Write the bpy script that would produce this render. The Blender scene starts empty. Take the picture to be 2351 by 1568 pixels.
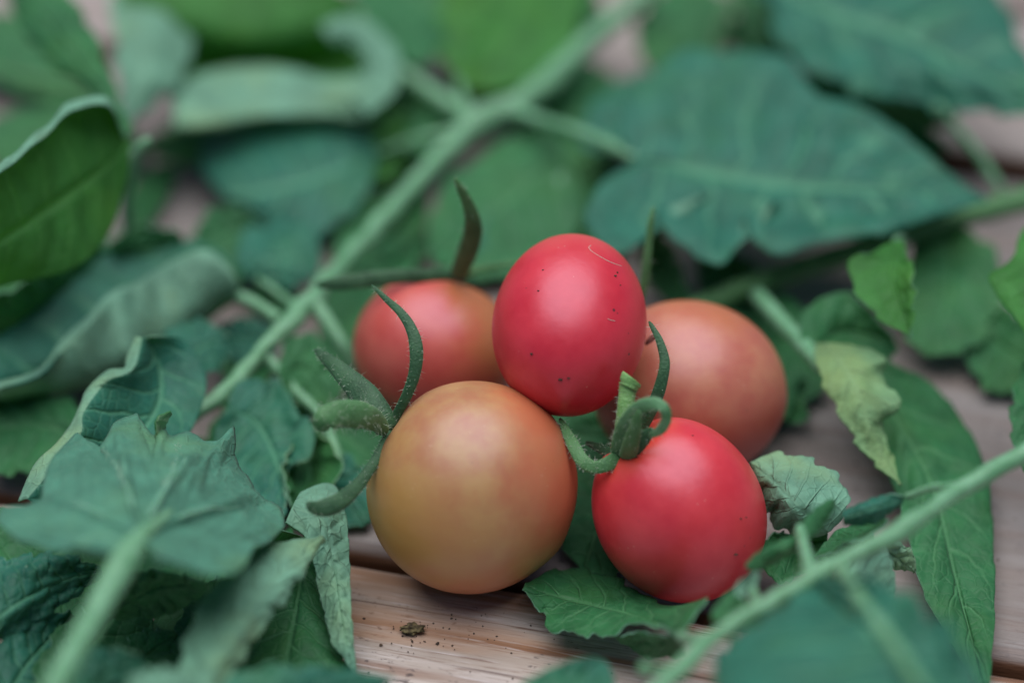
import bpy, math, random
import numpy as np
from mathutils import Vector
R_ = math.radians
sc = bpy.context.scene
rng = np.random.default_rng(7)

# ------------------------------------------------------------------ camera
PITCH = R_(36.0)
LENS, SENS = 85.0, 36.0
K = LENS / SENS * 2351.0                      # focal length in photograph pixels (2351 wide)
CAM = np.array([7.5, -348.2, 306.1])          # millimetres above the deck
FW = np.array([0, math.cos(PITCH), -math.sin(PITCH)])
UP = np.array([0, math.sin(PITCH), math.cos(PITCH)])
RT = np.array([1.0, 0, 0])
cam_d = bpy.data.cameras.new("camera")
cam = bpy.data.objects.new("camera", cam_d)
sc.collection.objects.link(cam)
cam.location = CAM * 0.001
cam.rotation_euler = (math.pi / 2 - PITCH, 0, 0)
cam_d.lens, cam_d.sensor_width = LENS, SENS
cam_d.clip_start, cam_d.clip_end = 0.01, 100
cam_d.dof.use_dof = True
cam_d.dof.focus_distance = 0.446
cam_d.dof.aperture_fstop = 4.0
sc.camera = cam

# ------------------------------------------------------------------ light
world = bpy.data.worlds.new("World"); sc.world = world
world.use_nodes = True
wn = world.node_tree.nodes
sky = wn.new("ShaderNodeTexSky")
sky.sky_type = 'NISHITA'; sky.sun_disc = False
SUN_EL, SUN_AZ = R_(84), R_(340)              # almost overhead, a little beyond the tomatoes
sky.sun_elevation, sky.sun_rotation = SUN_EL, SUN_AZ
sky.air_density, sky.dust_density, sky.ozone_density = 0.7, 0.4, 2.0
bg = wn["Background"]; bg.inputs[1].default_value = 0.07
world.node_tree.links.new(sky.outputs[0], bg.inputs[0])
sd = bpy.data.lights.new("sun", 'SUN'); sun = bpy.data.objects.new("sun", sd)
sc.collection.objects.link(sun)
sd.energy, sd.angle, sd.color = 4.8, R_(70), (1.0, 0.99, 0.98)
tosun = Vector((math.sin(SUN_AZ) * math.cos(SUN_EL), math.cos(SUN_AZ) * math.cos(SUN_EL), math.sin(SUN_EL)))
sun.rotation_euler = tosun.to_track_quat('Z', 'Y').to_euler()
sc.view_settings.view_transform = 'Standard'; sc.view_settings.look = 'None'
sc.view_settings.exposure = -0.30; sc.view_settings.gamma = 1.0
sc.cycles.use_denoising = True
sc.cycles.max_bounces = 10; sc.cycles.diffuse_bounces = 5; sc.cycles.transmission_bounces = 8

# ------------------------------------------------------------------ helpers
def ray(x, y):
    return FW + RT * (x - 1175.5) / K + UP * (784 - y) / K
def H(x, y, h):                                # point at height h (mm) seen at photograph point x, y
    d = ray(x, y); return CAM + d * (h - CAM[2]) / d[2]
def Z(x, y, t):                                # point at depth t (mm) along the view axis
    return CAM + ray(x, y) * t
def Hs(a):                                     # vectorised H on (...,3) array
    a = np.asarray(a, float)
    d = FW + RT * ((a[..., 0:1] - 1175.5) / K) + UP * ((784 - a[..., 1:2]) / K)
    return CAM + d * ((a[..., 2:3] - CAM[2]) / d[..., 2:3])

def cr(pts, n, dense=24, even=False):                      # Catmull-Rom through points, n samples even in arc length
    p = np.asarray(pts, float)
    if len(p) == 2:
        return p[0] + (p[1] - p[0]) * np.linspace(0, 1, n)[:, None]
    q = np.vstack([2 * p[0] - p[1], p, 2 * p[-1] - p[-2]])
    out = []
    s = np.linspace(0, 1, dense, endpoint=False)[:, None]
    for i in range(1, len(q) - 2):
        a, b, c, d = q[i - 1], q[i], q[i + 1], q[i + 2]
        out.append(0.5 * (2 * b + (c - a) * s + (2 * a - 5 * b + 4 * c - d) * s ** 2 + (3 * b - a - 3 * c + d) * s ** 3))
    out = np.vstack(out + [q[-2][None]])
    par = out[:, :min(2, out.shape[1])]
    if even and len(par) > 60:                  # stations follow the general run of a lobed margin, not every notch
        L = np.r_[0, np.cumsum(np.linalg.norm(np.diff(par, axis=0), axis=1) + 1e-6)]
        g = np.linspace(0, L[-1], len(out)); out = np.stack([np.interp(g, L, out[:, k]) for k in range(out.shape[1])], 1)
        par = out[:, :2]; w = max(3, len(out) // 5) | 1
        q = np.pad(par, ((w // 2, w // 2), (0, 0)), mode='reflect', reflect_type='odd')
        par = np.stack([np.convolve(q[:, k], np.ones(w) / w, 'valid') for k in range(2)], 1)
    L = np.r_[0, np.cumsum(np.linalg.norm(np.diff(par, axis=0), axis=1) + 1e-6)]
    t = np.linspace(0, L[-1], n)
    return np.stack([np.interp(t, L, out[:, k]) for k in range(out.shape[1])], 1)

def parse(s, last=None):                       # "x,y,h x,y x,y,h": missing heights are interpolated
    if not isinstance(s, str): return np.asarray(s, float)
    v = [[float(c) for c in w.split(',')] for w in s.split()]
    xy = np.array([w[:2] for w in v])
    L = np.r_[0, np.cumsum(np.linalg.norm(np.diff(xy, axis=0), axis=1))]
    k = [i for i, w in enumerate(v) if len(w) > 2]
    h = np.interp(L, [L[i] for i in k], [v[i][2] for i in k])
    return np.column_stack([xy, h])

def snoise(x, y, seed, f):                     # cheap smooth noise
    r = np.random.default_rng(seed); o = np.zeros_like(x)
    for k in range(5):
        a, b = r.normal(0, f * (1 + .5 * k), 2); o += np.sin(a * x + b * y + r.uniform(0, 6.28)) / (1 + .5 * k)
    return o * 0.45

COL = sc.collection
def link(o, parent=None):
    COL.objects.link(o)
    if parent is not None: o.parent = parent
    return o
THING_LOC = {}
def thing(name, label, cat, at, group=None):
    o = bpy.data.objects.new(name, None); o.empty_display_size = 0.005
    o.location = np.asarray(at) * 0.001
    o['label'] = label; o['category'] = cat
    if group: o['group'] = group
    THING_LOC[o.name] = np.asarray(at, float); link(o)
    return o
def root_of(p):
    while p.parent is not None: p = p.parent
    return THING_LOC.get(p.name, np.zeros(3))
def mesh_obj(name, V, F, mats, parent=None, fm=None, uv=None, smooth=True, label=None, kind=None):
    V = (np.asarray(V, float) - (root_of(parent) if parent is not None else 0)) * 0.001
    me = bpy.data.meshes.new(name)
    me.from_pydata(V.tolist(), [], F)
    for m in mats: me.materials.append(m)
    if fm is not None: me.polygons.foreach_set("material_index", fm)
    if smooth: me.polygons.foreach_set("use_smooth", [True] * len(me.polygons))
    if uv is not None:
        ul = me.uv_layers.new(name="leaf")
        li = np.zeros(len(me.loops), int); me.loops.foreach_get("vertex_index", li)
        ul.data.foreach_set("uv", np.asarray(uv)[li].astype(np.float32).ravel())
    me.update()
    o = bpy.data.objects.new(name, me)
    link(o, parent)
    if label: o['label'] = label
    if kind: o['kind'] = kind
    return o

# ------------------------------------------------------------------ materials
def newmat(name):
    m = bpy.data.materials.new(name); m.use_nodes = True
    nt = m.node_tree; nt.nodes.clear()
    return m, nt
class NT:
    def __init__(s, nt): s.nt = nt
    def n(s, t, **kw):
        x = s.nt.nodes.new(t)
        for k, v in kw.items(): setattr(x, k, v)
        return x
    def l(s, a, b): s.nt.links.new(a, b)
    def math(s, op, a, b=None, c=None, clamp=False):
        x = s.n("ShaderNodeMath", operation=op, use_clamp=clamp)
        for i, v in enumerate((a, b, c)):
            if v is None: continue
            if isinstance(v, (int, float)): x.inputs[i].default_value = v
            else: s.l(v, x.inputs[i])
        return x.outputs[0]
    def mix(s, f, a, b, mode='MIX'):
        x = s.n("ShaderNodeMix", data_type='RGBA', blend_type=mode)
        for i, v in ((0, f), (6, a), (7, b)):
            if isinstance(v, (int, float)): x.inputs[i].default_value = v
            elif isinstance(v, tuple): x.inputs[i].default_value = (*v, 1)
            else: s.l(v, x.inputs[i])
        return x.outputs[2]
    def noise(s, vec, scale, detail=3, rough=.55):
        x = s.n("ShaderNodeTexNoise"); x.inputs["Scale"].default_value = scale
        x.inputs["Detail"].default_value = detail; x.inputs["Roughness"].default_value = rough
        s.l(vec, x.inputs["Vector"]); return x.outputs[0]
    def smooth(s, v, a, b, lo=0., hi=1.):
        x = s.n("ShaderNodeMapRange", interpolation_type='SMOOTHSTEP')
        s.l(v, x.inputs[0])
        for i, q in enumerate((a, b, lo, hi)): x.inputs[i + 1].default_value = q
        return x.outputs[0]

def leaf_mat(name, base, vein, trans, tf=0.26, N=7.0, k=1.3, rough=0.5, veins=True, spec=0.27, raised=-1.0, sheen=0.04, vs=.45):
    m, nt = newmat(name); b = NT(nt)
    out = b.n("ShaderNodeOutputMaterial")
    tc = b.n("ShaderNodeTexCoord"); obj = tc.outputs["Object"]
    uvm = b.n("ShaderNodeUVMap", uv_map="leaf")
    sp = b.n("ShaderNodeSeparateXYZ"); b.l(uvm.outputs[0], sp.inputs[0])
    u, v = sp.outputs[0], sp.outputs[1]
    av = b.math('ABSOLUTE', b.math('MULTIPLY_ADD', v, 2.0, -1.0))
    wob = b.math('MULTIPLY_ADD', b.noise(obj, 90, 2), 0.9, -0.45)
    side = b.math('MULTIPLY', b.math('GREATER_THAN', v, 0.5), 0.45)
    ph = b.math('ADD', b.math('MULTIPLY_ADD', u, N, b.math('MULTIPLY', b.math('POWER', av, 1.25), -k)), b.math('ADD', wob, side))
    tri = b.math('MULTIPLY', b.math('ABSOLUTE', b.math('ADD', b.math('FRACT', ph), -0.5)), 2.0)
    lat = b.math('MULTIPLY', b.smooth(tri, 0.80, 0.98), b.smooth(av, 0.95, 0.3, 0.25, 1.0))
    mid = b.smooth(av, 0.10, 0.02)
    vm = b.math('MAXIMUM', lat, mid) if veins else b.math('MULTIPLY', u, 0.0)
    vo = b.n("ShaderNodeTexVoronoi", feature='DISTANCE_TO_EDGE'); vo.inputs["Scale"].default_value = 420
    b.l(obj, vo.inputs["Vector"])
    net = b.smooth(vo.outputs["Distance"], 0.13, 0.0)
    mott = b.noise(obj, 140, 4, .6)
    fine = b.noise(obj, 1800, 3, .6)
    c = b.mix(b.smooth(mott, .3, .75), tuple(x * .78 for x in base), tuple(min(1, x * 1.25) for x in base))
    c = b.mix(b.math('MULTIPLY', net, 0.17), c, vein)
    blot = b.noise(obj, 45, 3, .6)
    c = b.mix(b.smooth(blot, .45, .75, 0., .55), c, tuple(x * y for x, y in zip(base, (2.0, 1.35, .85))))
    c = b.mix(b.math('MULTIPLY', vm, vs), c, vein)
    c = b.mix(b.math('MULTIPLY', b.smooth(fine, .55, .8), 0.35), c, tuple(min(1, x * 1.7 + .02) for x in base))
    hgt = b.math('ADD', b.math('MULTIPLY', b.math('ADD', vm, b.math('MULTIPLY', net, .35)), raised),
                 b.math('MULTIPLY', fine, 0.30))
    bump = b.n("ShaderNodeBump"); bump.inputs["Strength"].default_value = 0.75
    bump.inputs["Distance"].default_value = 0.0004; b.l(hgt, bump.inputs["Height"])
    p = b.n("ShaderNodeBsdfPrincipled")
    b.l(c, p.inputs["Base Color"]); p.inputs["Roughness"].default_value = rough
    p.inputs["Specular IOR Level"].default_value = spec
    p.inputs["Sheen Weight"].default_value = sheen; p.inputs["Sheen Roughness"].default_value = .4
    p.inputs["Sheen Tint"].default_value = (.75, .9, .85, 1)
    b.l(bump.outputs[0], p.inputs["Normal"])
    t = b.n("ShaderNodeBsdfTranslucent")
    tcx = b.mix(b.math('MULTIPLY', vm, .5), trans, tuple(min(1, x * 1.3) for x in trans))
    b.l(tcx, t.inputs["Color"])
    mx = b.n("ShaderNodeMixShader"); mx.inputs[0].default_value = tf
    b.l(p.outputs[0], mx.inputs[1]); b.l(t.outputs[0], mx.inputs[2])
    b.l(mx.outputs[0], out.inputs[0])
    return m

TOP = leaf_mat("leaf_top_green", (.032, .160, .062), (.12, .33, .15), (.18, .50, .06))
BLUE = leaf_mat("leaf_top_sky_tinted", (.027, .155, .112), (.12, .36, .22), (.16, .45, .08), rough=.46, vs=.7)  # blue of the reflected sky is put into the blade colour
FRESH_BACKLIT = leaf_mat("leaf_top_fresh_backlit", (.065, .220, .065), (.14, .33, .12), (.30, .70, .07), tf=.5)  # lighter green; also puts light shining through backlit blades into the colour
PALE = leaf_mat("leaf_underside_pale", (.170, .375, .260), (.22, .43, .29), (.25, .55, .12), rough=.62, raised=1.0, spec=.3, sheen=.08)
PALEF = leaf_mat("leaf_underside_broad", (.085, .265, .185), (.20, .40, .27), (.20, .50, .12), rough=.6, raised=1.0, spec=.3, veins=False, sheen=.08)
YELL = leaf_mat("leaf_underside_yellowish", (.17, .34, .165), (.30, .48, .24), (.35, .62, .12), rough=.6, raised=1.0, spec=.3)

def stem_mat(name, c1, c2, rough=.55, spec=.35):
    m, nt = newmat(name); b = NT(nt)
    out = b.n("ShaderNodeOutputMaterial"); tc = b.n("ShaderNodeTexCoord")
    n1 = b.noise(tc.outputs["Object"], 260, 4); n2 = b.noise(tc.outputs["Object"], 2200, 2)
    c = b.mix(b.smooth(n1, .3, .7), c1, c2)
    c = b.mix(b.math('MULTIPLY', b.smooth(n2, .55, .75), .4), c, tuple(min(1, x * 1.5 + .03) for x in c2))
    bump = b.n("ShaderNodeBump"); bump.inputs["Strength"].default_value = .6; bump.inputs["Distance"].default_value = .0003
    b.l(b.math('ADD', n1, n2), bump.inputs["Height"])
    p = b.n("ShaderNodeBsdfPrincipled"); b.l(c, p.inputs["Base Color"]); b.l(bump.outputs[0], p.inputs["Normal"])
    p.inputs["Roughness"].default_value = rough; p.inputs["Specular IOR Level"].default_value = spec
    p.inputs["Sheen Weight"].default_value = .12; p.inputs["Sheen Tint"].default_value = (.8, .95, .85, 1)
    p.inputs["Subsurface Weight"].default_value = .15; p.inputs["Subsurface Radius"].default_value = (.0008, .0015, .0004)
    p.inputs["Subsurface Scale"].default_value = 1.0
    b.l(p.outputs[0], out.inputs[0]); return m
STEM = stem_mat("stem_pale_green", (.090, .265, .125), (.16, .37, .21), .42, .5)
STEMD = stem_mat("stem_green", (.045, .15, .05), (.08, .21, .08))
SEPAL = stem_mat("sepal_green", (.018, .070, .028), (.038, .115, .05))
SEPALP = stem_mat("calyx_pale", (.13, .30, .09), (.20, .40, .14))
CALYX = stem_mat("calyx_green", (.06, .19, .075), (.11, .27, .13))
HAIR = stem_mat("hair_pale", (.50, .62, .45), (.6, .7, .55))
TIP = stem_mat("dry_tip", (.25, .22, .12), (.36, .32, .2))

def fruit_mat(name, cols, specks=0.5, rough=.36):
    """cols: [(colour, direction, lo, hi)] colour patches of ripening laid over the first colour, by object position"""
    m, nt = newmat(name); b = NT(nt)
    out = b.n("ShaderNodeOutputMaterial"); tc = b.n("ShaderNodeTexCoord"); obj = tc.outputs["Object"]
    c = None
    n1 = b.noise(obj, 70, 3, .5); n2 = b.noise(obj, 30, 2, .5)
    for i, (col, d, lo, hi) in enumerate(cols):
        if c is None: c = b.mix(b.smooth(b.noise(obj, 130, 4, .6), .25, .75), tuple(x * y for x, y in zip(col, (.90, .72, .80))), tuple(min(1, x * y) for x, y in zip(col, (1.05, 1.3, 1.2)))); continue
        dp = b.n("ShaderNodeVectorMath", operation='DOT_PRODUCT'); b.l(obj, dp.inputs[0]); dp.inputs[1].default_value = tuple(d)
        vv = b.math('ADD', dp.outputs["Value"], b.math('ADD', b.math('MULTIPLY_ADD', n2, .016, -.008), b.math('MULTIPLY_ADD', b.noise(obj, 160, 3), .007, -.0035)))
        c = b.mix(b.smooth(vv, lo, hi), c, col)
    sx = b.n("ShaderNodeTexVoronoi"); sx.inputs["Scale"].default_value = 330; sx.inputs["Randomness"].default_value = 1
    b.l(obj, sx.inputs["Vector"])
    pick = b.math('GREATER_THAN', b.noise(obj, 110, 2), .58)
    sp = b.math('MULTIPLY', b.math('MULTIPLY', b.smooth(sx.outputs["Distance"], .13, .07), pick), specks)
    c = b.mix(sp, c, (.05, .02, .015))
    sx2 = b.n("ShaderNodeTexVoronoi"); sx2.inputs["Scale"].default_value = 700
    b.l(obj, sx2.inputs["Vector"])
    pick2 = b.math('GREATER_THAN', b.noise(obj, 240, 2), .6)
    c = b.mix(b.math('MULTIPLY', b.math('MULTIPLY', b.smooth(sx2.outputs["Distance"], .14, .05), pick2), .25), c, (.9, .75, .6))
    bump = b.n("ShaderNodeBump"); bump.inputs["Strength"].default_value = .25; bump.inputs["Distance"].default_value = .0002
    b.l(b.math('ADD', b.noise(obj, 500, 3), b.math('MULTIPLY', n1, 3.0)), bump.inputs["Height"])
    p = b.n("ShaderNodeBsdfPrincipled"); b.l(c, p.inputs["Base Color"])
    b.l(b.math('MULTIPLY_ADD', b.noise(obj, 120, 4, .65), .26, rough - .15), p.inputs["Roughness"])
    p.inputs["Specular IOR Level"].default_value = .85; p.inputs["Specular Tint"].default_value = (.84, .80, 1, 1)
    p.inputs["Subsurface Weight"].default_value = .12; p.inputs["Subsurface Scale"].default_value = 1.0
    p.inputs["Subsurface Radius"].default_value = (.004, .0012, .0006)
    b.l(bump.outputs[0], p.inputs["Normal"])
    b.l(p.outputs[0], out.inputs[0]); return m

def wood_mat(name, ang, shade=1.0, seed=0.0, grain=1.0, grey=0.0):
    m, nt = newmat(name); b = NT(nt)
    out = b.n("ShaderNodeOutputMaterial"); tc = b.n("ShaderNodeTexCoord")
    mp = b.n("ShaderNodeMapping"); b.l(tc.outputs["Object"], mp.inputs[0]); mp.inputs["Location"].default_value = (seed, seed * .7, 0)
    vec = mp.outputs[0]
    def stretch(x, y, z):
        q = b.n("ShaderNodeMapping"); q.inputs["Scale"].default_value = (x, y, z); b.l(vec, q.inputs[0]); return q.outputs[0]
    warp = b.noise(stretch(14, 40, 40), 1.0, 2)
    ring = b.n("ShaderNodeTexWave", wave_type='BANDS', bands_direction='Y', wave_profile='SIN')
    ring.inputs["Scale"].default_value = 28; ring.inputs["Distortion"].default_value = 4.5
    ring.inputs["Detail"].default_value = 2; ring.inputs["Detail Scale"].default_value = .5
    b.l(stretch(.10, 1, .4), ring.inputs["Vector"])
    broad = b.noise(stretch(12, 130, 60), 1.0, 4, .6)
    fib = b.noise(stretch(90, 1500, 400), 1.0, 4, .65)
    spk = b.noise(stretch(420, 900, 700), 1.0, 3, .6)
    blotch = b.noise(stretch(22, 60, 40), 1.0, 3, .6)
    c = b.mix(b.smooth(broad, .3, .7), (.39 * shade, .315 * shade, .265 * shade), (.56 * shade, .49 * shade, .455 * shade))
    c = b.mix(b.math('MULTIPLY', b.smooth(blotch, .5, .75), .65), c, (.60 * shade, .55 * shade, .54 * shade))
    lines = b.smooth(ring.outputs[0], .80, 1.0)
    c = b.mix(b.math('MULTIPLY', lines, b.smooth(warp, .35, .6, .25 * grain, .85 * grain)), c, (.20, .085, .04))
    c = b.mix(b.math('MULTIPLY', b.smooth(fib, .50, .72), .85), c, (.20, .125, .095))
    fw = b.noise(stretch(60, 1100, 300), 1.0, 3, .6)
    c = b.mix(b.math('MULTIPLY', b.smooth(fw, .55, .7), .6 * grain), c, (.66 * shade, .60 * shade, .59 * shade))
    c = b.mix(b.math('MULTIPLY', b.math('MULTIPLY', b.smooth(spk, .58, .68), b.smooth(b.noise(vec, 60, 3), .45, .62)), .85), c, (.05, .04, .045))
    crk = b.noise(stretch(10, 800, 300), 1.0, 2, .5)
    c = b.mix(b.math('MULTIPLY', b.smooth(crk, .64, .72), .75 * grain), c, (.09, .05, .04))
    tan = b.noise(stretch(9, 90, 50), 1.0, 3, .55)
    c = b.mix(b.math('MULTIPLY', b.smooth(tan, .5, .68), .55 * grain), c, (.46 * shade, .27 * shade, .17 * shade))
    c = b.mix(grey, c, (.30 * shade, .275 * shade, .285 * shade))
    # raw reddish brown wood on the sawn sides
    geo = b.n("ShaderNodeNewGeometry"); sn = b.n("ShaderNodeSeparateXYZ"); b.l(geo.outputs["Normal"], sn.inputs[0])
    c = b.mix(b.smooth(sn.outputs[2], .75, .3), c, (.15, .068, .036))
    bump = b.n("ShaderNodeBump"); bump.inputs["Strength"].default_value = .7; bump.inputs["Distance"].default_value = .0005
    hh = b.math('ADD', b.math('MULTIPLY', fib, -1.0), b.math('ADD', b.math('MULTIPLY', lines, -.6), b.math('MULTIPLY', broad, 1.2)))
    b.l(hh, bump.inputs["Height"])
    p = b.n("ShaderNodeBsdfPrincipled"); b.l(c, p.inputs["Base Color"]); p.inputs["Roughness"].default_value = .72
    p.inputs["Specular IOR Level"].default_value = .3; b.l(bump.outputs[0], p.inputs["Normal"])
    b.l(p.outputs[0], out.inputs[0]); return m

def plain_mat(name, c1, c2, scale, rough=.9):
    m, nt = newmat(name); b = NT(nt)
    out = b.n("ShaderNodeOutputMaterial"); tc = b.n("ShaderNodeTexCoord")
    n1 = b.noise(tc.outputs["Object"], scale, 5)
    p = b.n("ShaderNodeBsdfPrincipled"); b.l(b.mix(b.smooth(n1, .3, .7), c1, c2), p.inputs["Base Color"])
    p.inputs["Roughness"].default_value = rough; b.l(p.outputs[0], out.inputs[0]); return m
SOIL = plain_mat("soil_dark", (.03, .02, .015), (.09, .055, .035), 400)
CRUMB = plain_mat("soil_crumb", (.05, .035, .02), (.20, .16, .07), 900)
SCARM = plain_mat("scar_brown", (.10, .03, .025), (.22, .08, .06), 900)

# ------------------------------------------------------------------ deck and ground
GR = math.atan2(-30.0, 119.0)                  # the boards run about 14 degrees off the picture plane
deck = bpy.data.objects.new("wooden_deck", None); link(deck)
deck['kind'] = 'structure'; deck['label'] = "weathered greyish wooden boards lying under the tomatoes and the vines"
deck.rotation_euler = (0, 0, GR)
def to_deck(p):
    c, s = math.cos(-GR), math.sin(-GR); return c * p[0] - s * p[1], s * p[0] + c * p[1]
def plank(y0, y1, seed, shade, grain=1.0, grey=0.0, dz=0.0):
    nx, x0, x1 = 160, -420.0, 420.0
    prof = []                                    # rounded rectangle cross-section, in y and z
    r = 3.2; th = 27.0
    for k in range(5): a = math.pi / 2 * k / 4; prof.append((y0 + r - r * math.cos(a), -r + r * math.sin(a)))
    for t in np.linspace(0, 1, 40)[1:-1]: prof.append((y0 + r + (y1 - y0 - 2 * r) * t, 0))
    for k in range(5): a = math.pi / 2 * (1 - k / 4); prof.append((y1 - r + r * math.cos(a), -r + r * math.sin(a)))
    prof += [(y1, -th), (y0, -th)]
    P = np.array(prof); m = len(P)
    X = np.linspace(x0, x1, nx)
    V = np.zeros((nx, m, 3)); V[..., 0] = X[:, None]; V[..., 1] = P[:, 0]; V[..., 2] = P[:, 1] + dz
    w = snoise(X[:, None] * .02 + 0 * P[:, 0], P[:, 0] * .5 + 0 * X[:, None], int(seed * 10), 1.0)
    V[..., 2] += np.where(P[:, 1] > -th, .35 * w - .1, 0)
    V[..., 1] += .5 * snoise(X * .04, X * 0, int(seed * 10) + 3, 1.0)[:, None]
    F = []
    for i in range(nx - 1):
        for j in range(m):
            a, bq = i * m + j, i * m + (j + 1) % m
            F.append((a, a + m, bq + m, bq))
    F.append(tuple(range(m))[::-1]); F.append(tuple((nx - 1) * m + j for j in range(m)))
    o = mesh_obj("plank", V.reshape(-1, 3), F, [wood_mat("weathered_wood", GR, shade, seed, grain, grey)], deck)
    return o
g1 = to_deck(H(800, 1268, 0))[1]
g2 = to_deck(H(2300, 385, 0))[1]
plank(g1 - 1.6 - 150, g1 - 1.6, 1.3, .97, 1.25)
plank(g1 + 1.6, g2 - 3.5, 4.7, .66, .45, .45)  # this board and the two beyond: vines' shading put into the wood colour
plank(g2 + 6.5, g2 + 6.5 + 72, 2.9, .8, .4, .4)
plank(g2 + 85, g2 + 85 + 150, 6.1, .75, .4, .4)
plank(g2 + 240, g2 + 390, 7.7, .92)
plank(g1 - 157 - 150, g1 - 157, 8.8, 1.0)
gs = 1500.0
gm = mesh_obj("ground", [(-gs, -gs, -60), (gs, -gs, -60), (gs, gs, -60), (-gs, gs, -60)], [(0, 1, 2, 3)], [SOIL], smooth=False)
gm['kind'] = 'structure'; gm['label'] = "dark soil in the gaps below the boards"

# ------------------------------------------------------------------ builders for plants
def view_at(P):
    d = CAM - P; return d / np.linalg.norm(d, axis=-1, keepdims=True)

def sheet(name, P, top, under, parent, uv, face='top', th=0.35, label=None, swap=None):
    """closed thin leaf blade from a grid of points"""
    nu, nv = P.shape[:2]
    du = np.gradient(P, axis=0); dv = np.gradient(P, axis=1)
    n = np.cross(du, dv); n /= np.linalg.norm(n, axis=2, keepdims=True) + 1e-9
    s = np.sign(np.median((n * view_at(P)).sum(2)))
    if face == 'under': s = -s
    if s == 0: s = 1
    n = n * s
    t = np.full((nu, nv, 1), th / 2)
    A = (P + n * t).reshape(-1, 3); B = (P - n * t).reshape(-1, 3)
    N = nu * nv
    i, j = np.meshgrid(np.arange(nu - 1), np.arange(nv - 1), indexing='ij')
    a = (i * nv + j).ravel(); q = np.stack([a, a + nv, a + nv + 1, a + 1], 1)
    if s < 0: q = q[:, ::-1]
    F = q.tolist() + (q[:, ::-1] + N).tolist()
    fm = [0] * len(q) + [1] * len(q)
    if swap:                                     # where the blade is turned over
        sw = ((j.ravel() / (nv - 1)) * 2 - 1 > swap).astype(int)
        fm = list(sw) + list(1 - sw)
    ring = [k for k in range(nv)] + [r * nv + nv - 1 for r in range(1, nu)] + [(nu - 1) * nv + k for k in range(nv - 2, -1, -1)] + [r * nv for r in range(nu - 2, 0, -1)]
    for k in range(len(ring)):
        x, y = ring[k], ring[(k + 1) % len(ring)]
        f = (x, x + N, y + N, y)
        F.append(f if s < 0 else f[::-1]); fm.append(1)
    U = np.vstack([uv.reshape(-1, 2)] * 2)
    return mesh_obj(name, np.vstack([A, B]), F, [top, under], parent, fm, U, label=label)

SEED = [100]
def leaflet(parent, rails, top=None, under=None, face='top', v=None, nu=72, nv=33, teeth=None, pucker=.6, wave=.8, N=7, k=1.3, label=None, th=.3, name="leaflet", swap=None):
    top = top or TOP; under = under or PALE
    SEED[0] += 1
    R = [cr(parse(r), nu, even=True) for r in rails]
    if teeth is None and len(R) == 3: teeth = (4 + SEED[0] % 3, .125 * np.linalg.norm(R[0][nu // 2, :2] - R[-1][nu // 2, :2]) + 1.5)
    if teeth:                                     # saw-toothed margin on the two outer rails
        cnt, amp = teeth
        for e, o in ((0, 1), (-1, -2)):
            d = R[e] - R[o]; d[:, 2] = 0; L = np.linalg.norm(d, axis=1, keepdims=True) + 1e-6
            s = np.linspace(0, 1, nu) * cnt + .3 * snoise(np.linspace(0, 6, nu), np.zeros(nu), SEED[0] + 7, 1.)
            saw = (1 - (s % 1)) ** .8 - .45 + .35 * ((1 - ((s * 2.6 + .3) % 1)) - .5)
            saw = np.convolve(np.pad(saw, 1, mode='edge'), [.2, .6, .2], 'valid')
            R[e] = R[e] + d / L * (amp * saw * np.sin(np.pi * np.linspace(0.02, .98, nu)) ** .5)[:, None]
    R = np.array(R)                               # rails x nu x 3
    m = len(R)
    vp = np.linspace(-1, 1, m) if v is None else np.array(v, float)
    vs = np.linspace(-1, 1, nv)
    G = np.zeros((nu, nv, 3))
    # spline across the rails at each station
    for c in range(nu):
        p = R[:, c]
        if m == 2: G[c] = p[0] + (p[1] - p[0]) * ((vs + 1) / 2)[:, None]; continue
        tg = np.zeros_like(p)
        tg[1:-1] = (p[2:] - p[:-2]) / (vp[2:] - vp[:-2])[:, None]
        tg[0] = (p[1] - p[0]) / (vp[1] - vp[0]); tg[-1] = (p[-1] - p[-2]) / (vp[-1] - vp[-2])
        ii = np.clip(np.searchsorted(vp, vs, 'right') - 1, 0, m - 2)
        hh = vp[ii + 1] - vp[ii]; s = ((vs - vp[ii]) / hh)[:, None]; hh = hh[:, None]
        G[c] = (2 * s**3 - 3 * s**2 + 1) * p[ii] + (s**3 - 2 * s**2 + s) * hh * tg[ii] + (-2 * s**3 + 3 * s**2) * p[ii + 1] + (s**3 - s**2) * hh * tg[ii + 1]
    P = Hs(G)
    us = np.linspace(0, 1, nu)[:, None] + 0 * vs; vv = 0 * us + vs
    du = np.gradient(P, axis=0); dv = np.gradient(P, axis=1)
    n = np.cross(du, dv); n /= np.linalg.norm(n, axis=2, keepdims=True) + 1e-9
    if np.median((n * view_at(P)).sum(2)) < 0: n = -n
    av = np.abs(vv)
    ph = us * N - av ** 1.25 * k + np.where(vv > 0, .45, 0)
    q = pucker * (np.abs(np.sin(np.pi * ph)) ** .7 - .6) * np.sin(np.pi * np.clip(av, 0, 1) * .93 + .1) * np.sin(np.pi * us) ** .5
    q -= pucker * .9 * np.exp(-(av / .07) ** 2) * np.sin(np.pi * us) ** .5
    q += wave * snoise(us * 5, vv * 2.2, SEED[0], 1.0) * np.sin(np.pi * us) ** .4
    P = P + n * q[..., None]
    uv = np.stack([us, vv * .5 + .5], 2)
    return sheet(name, P, top, under, parent, uv, face, th, label, swap)

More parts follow.
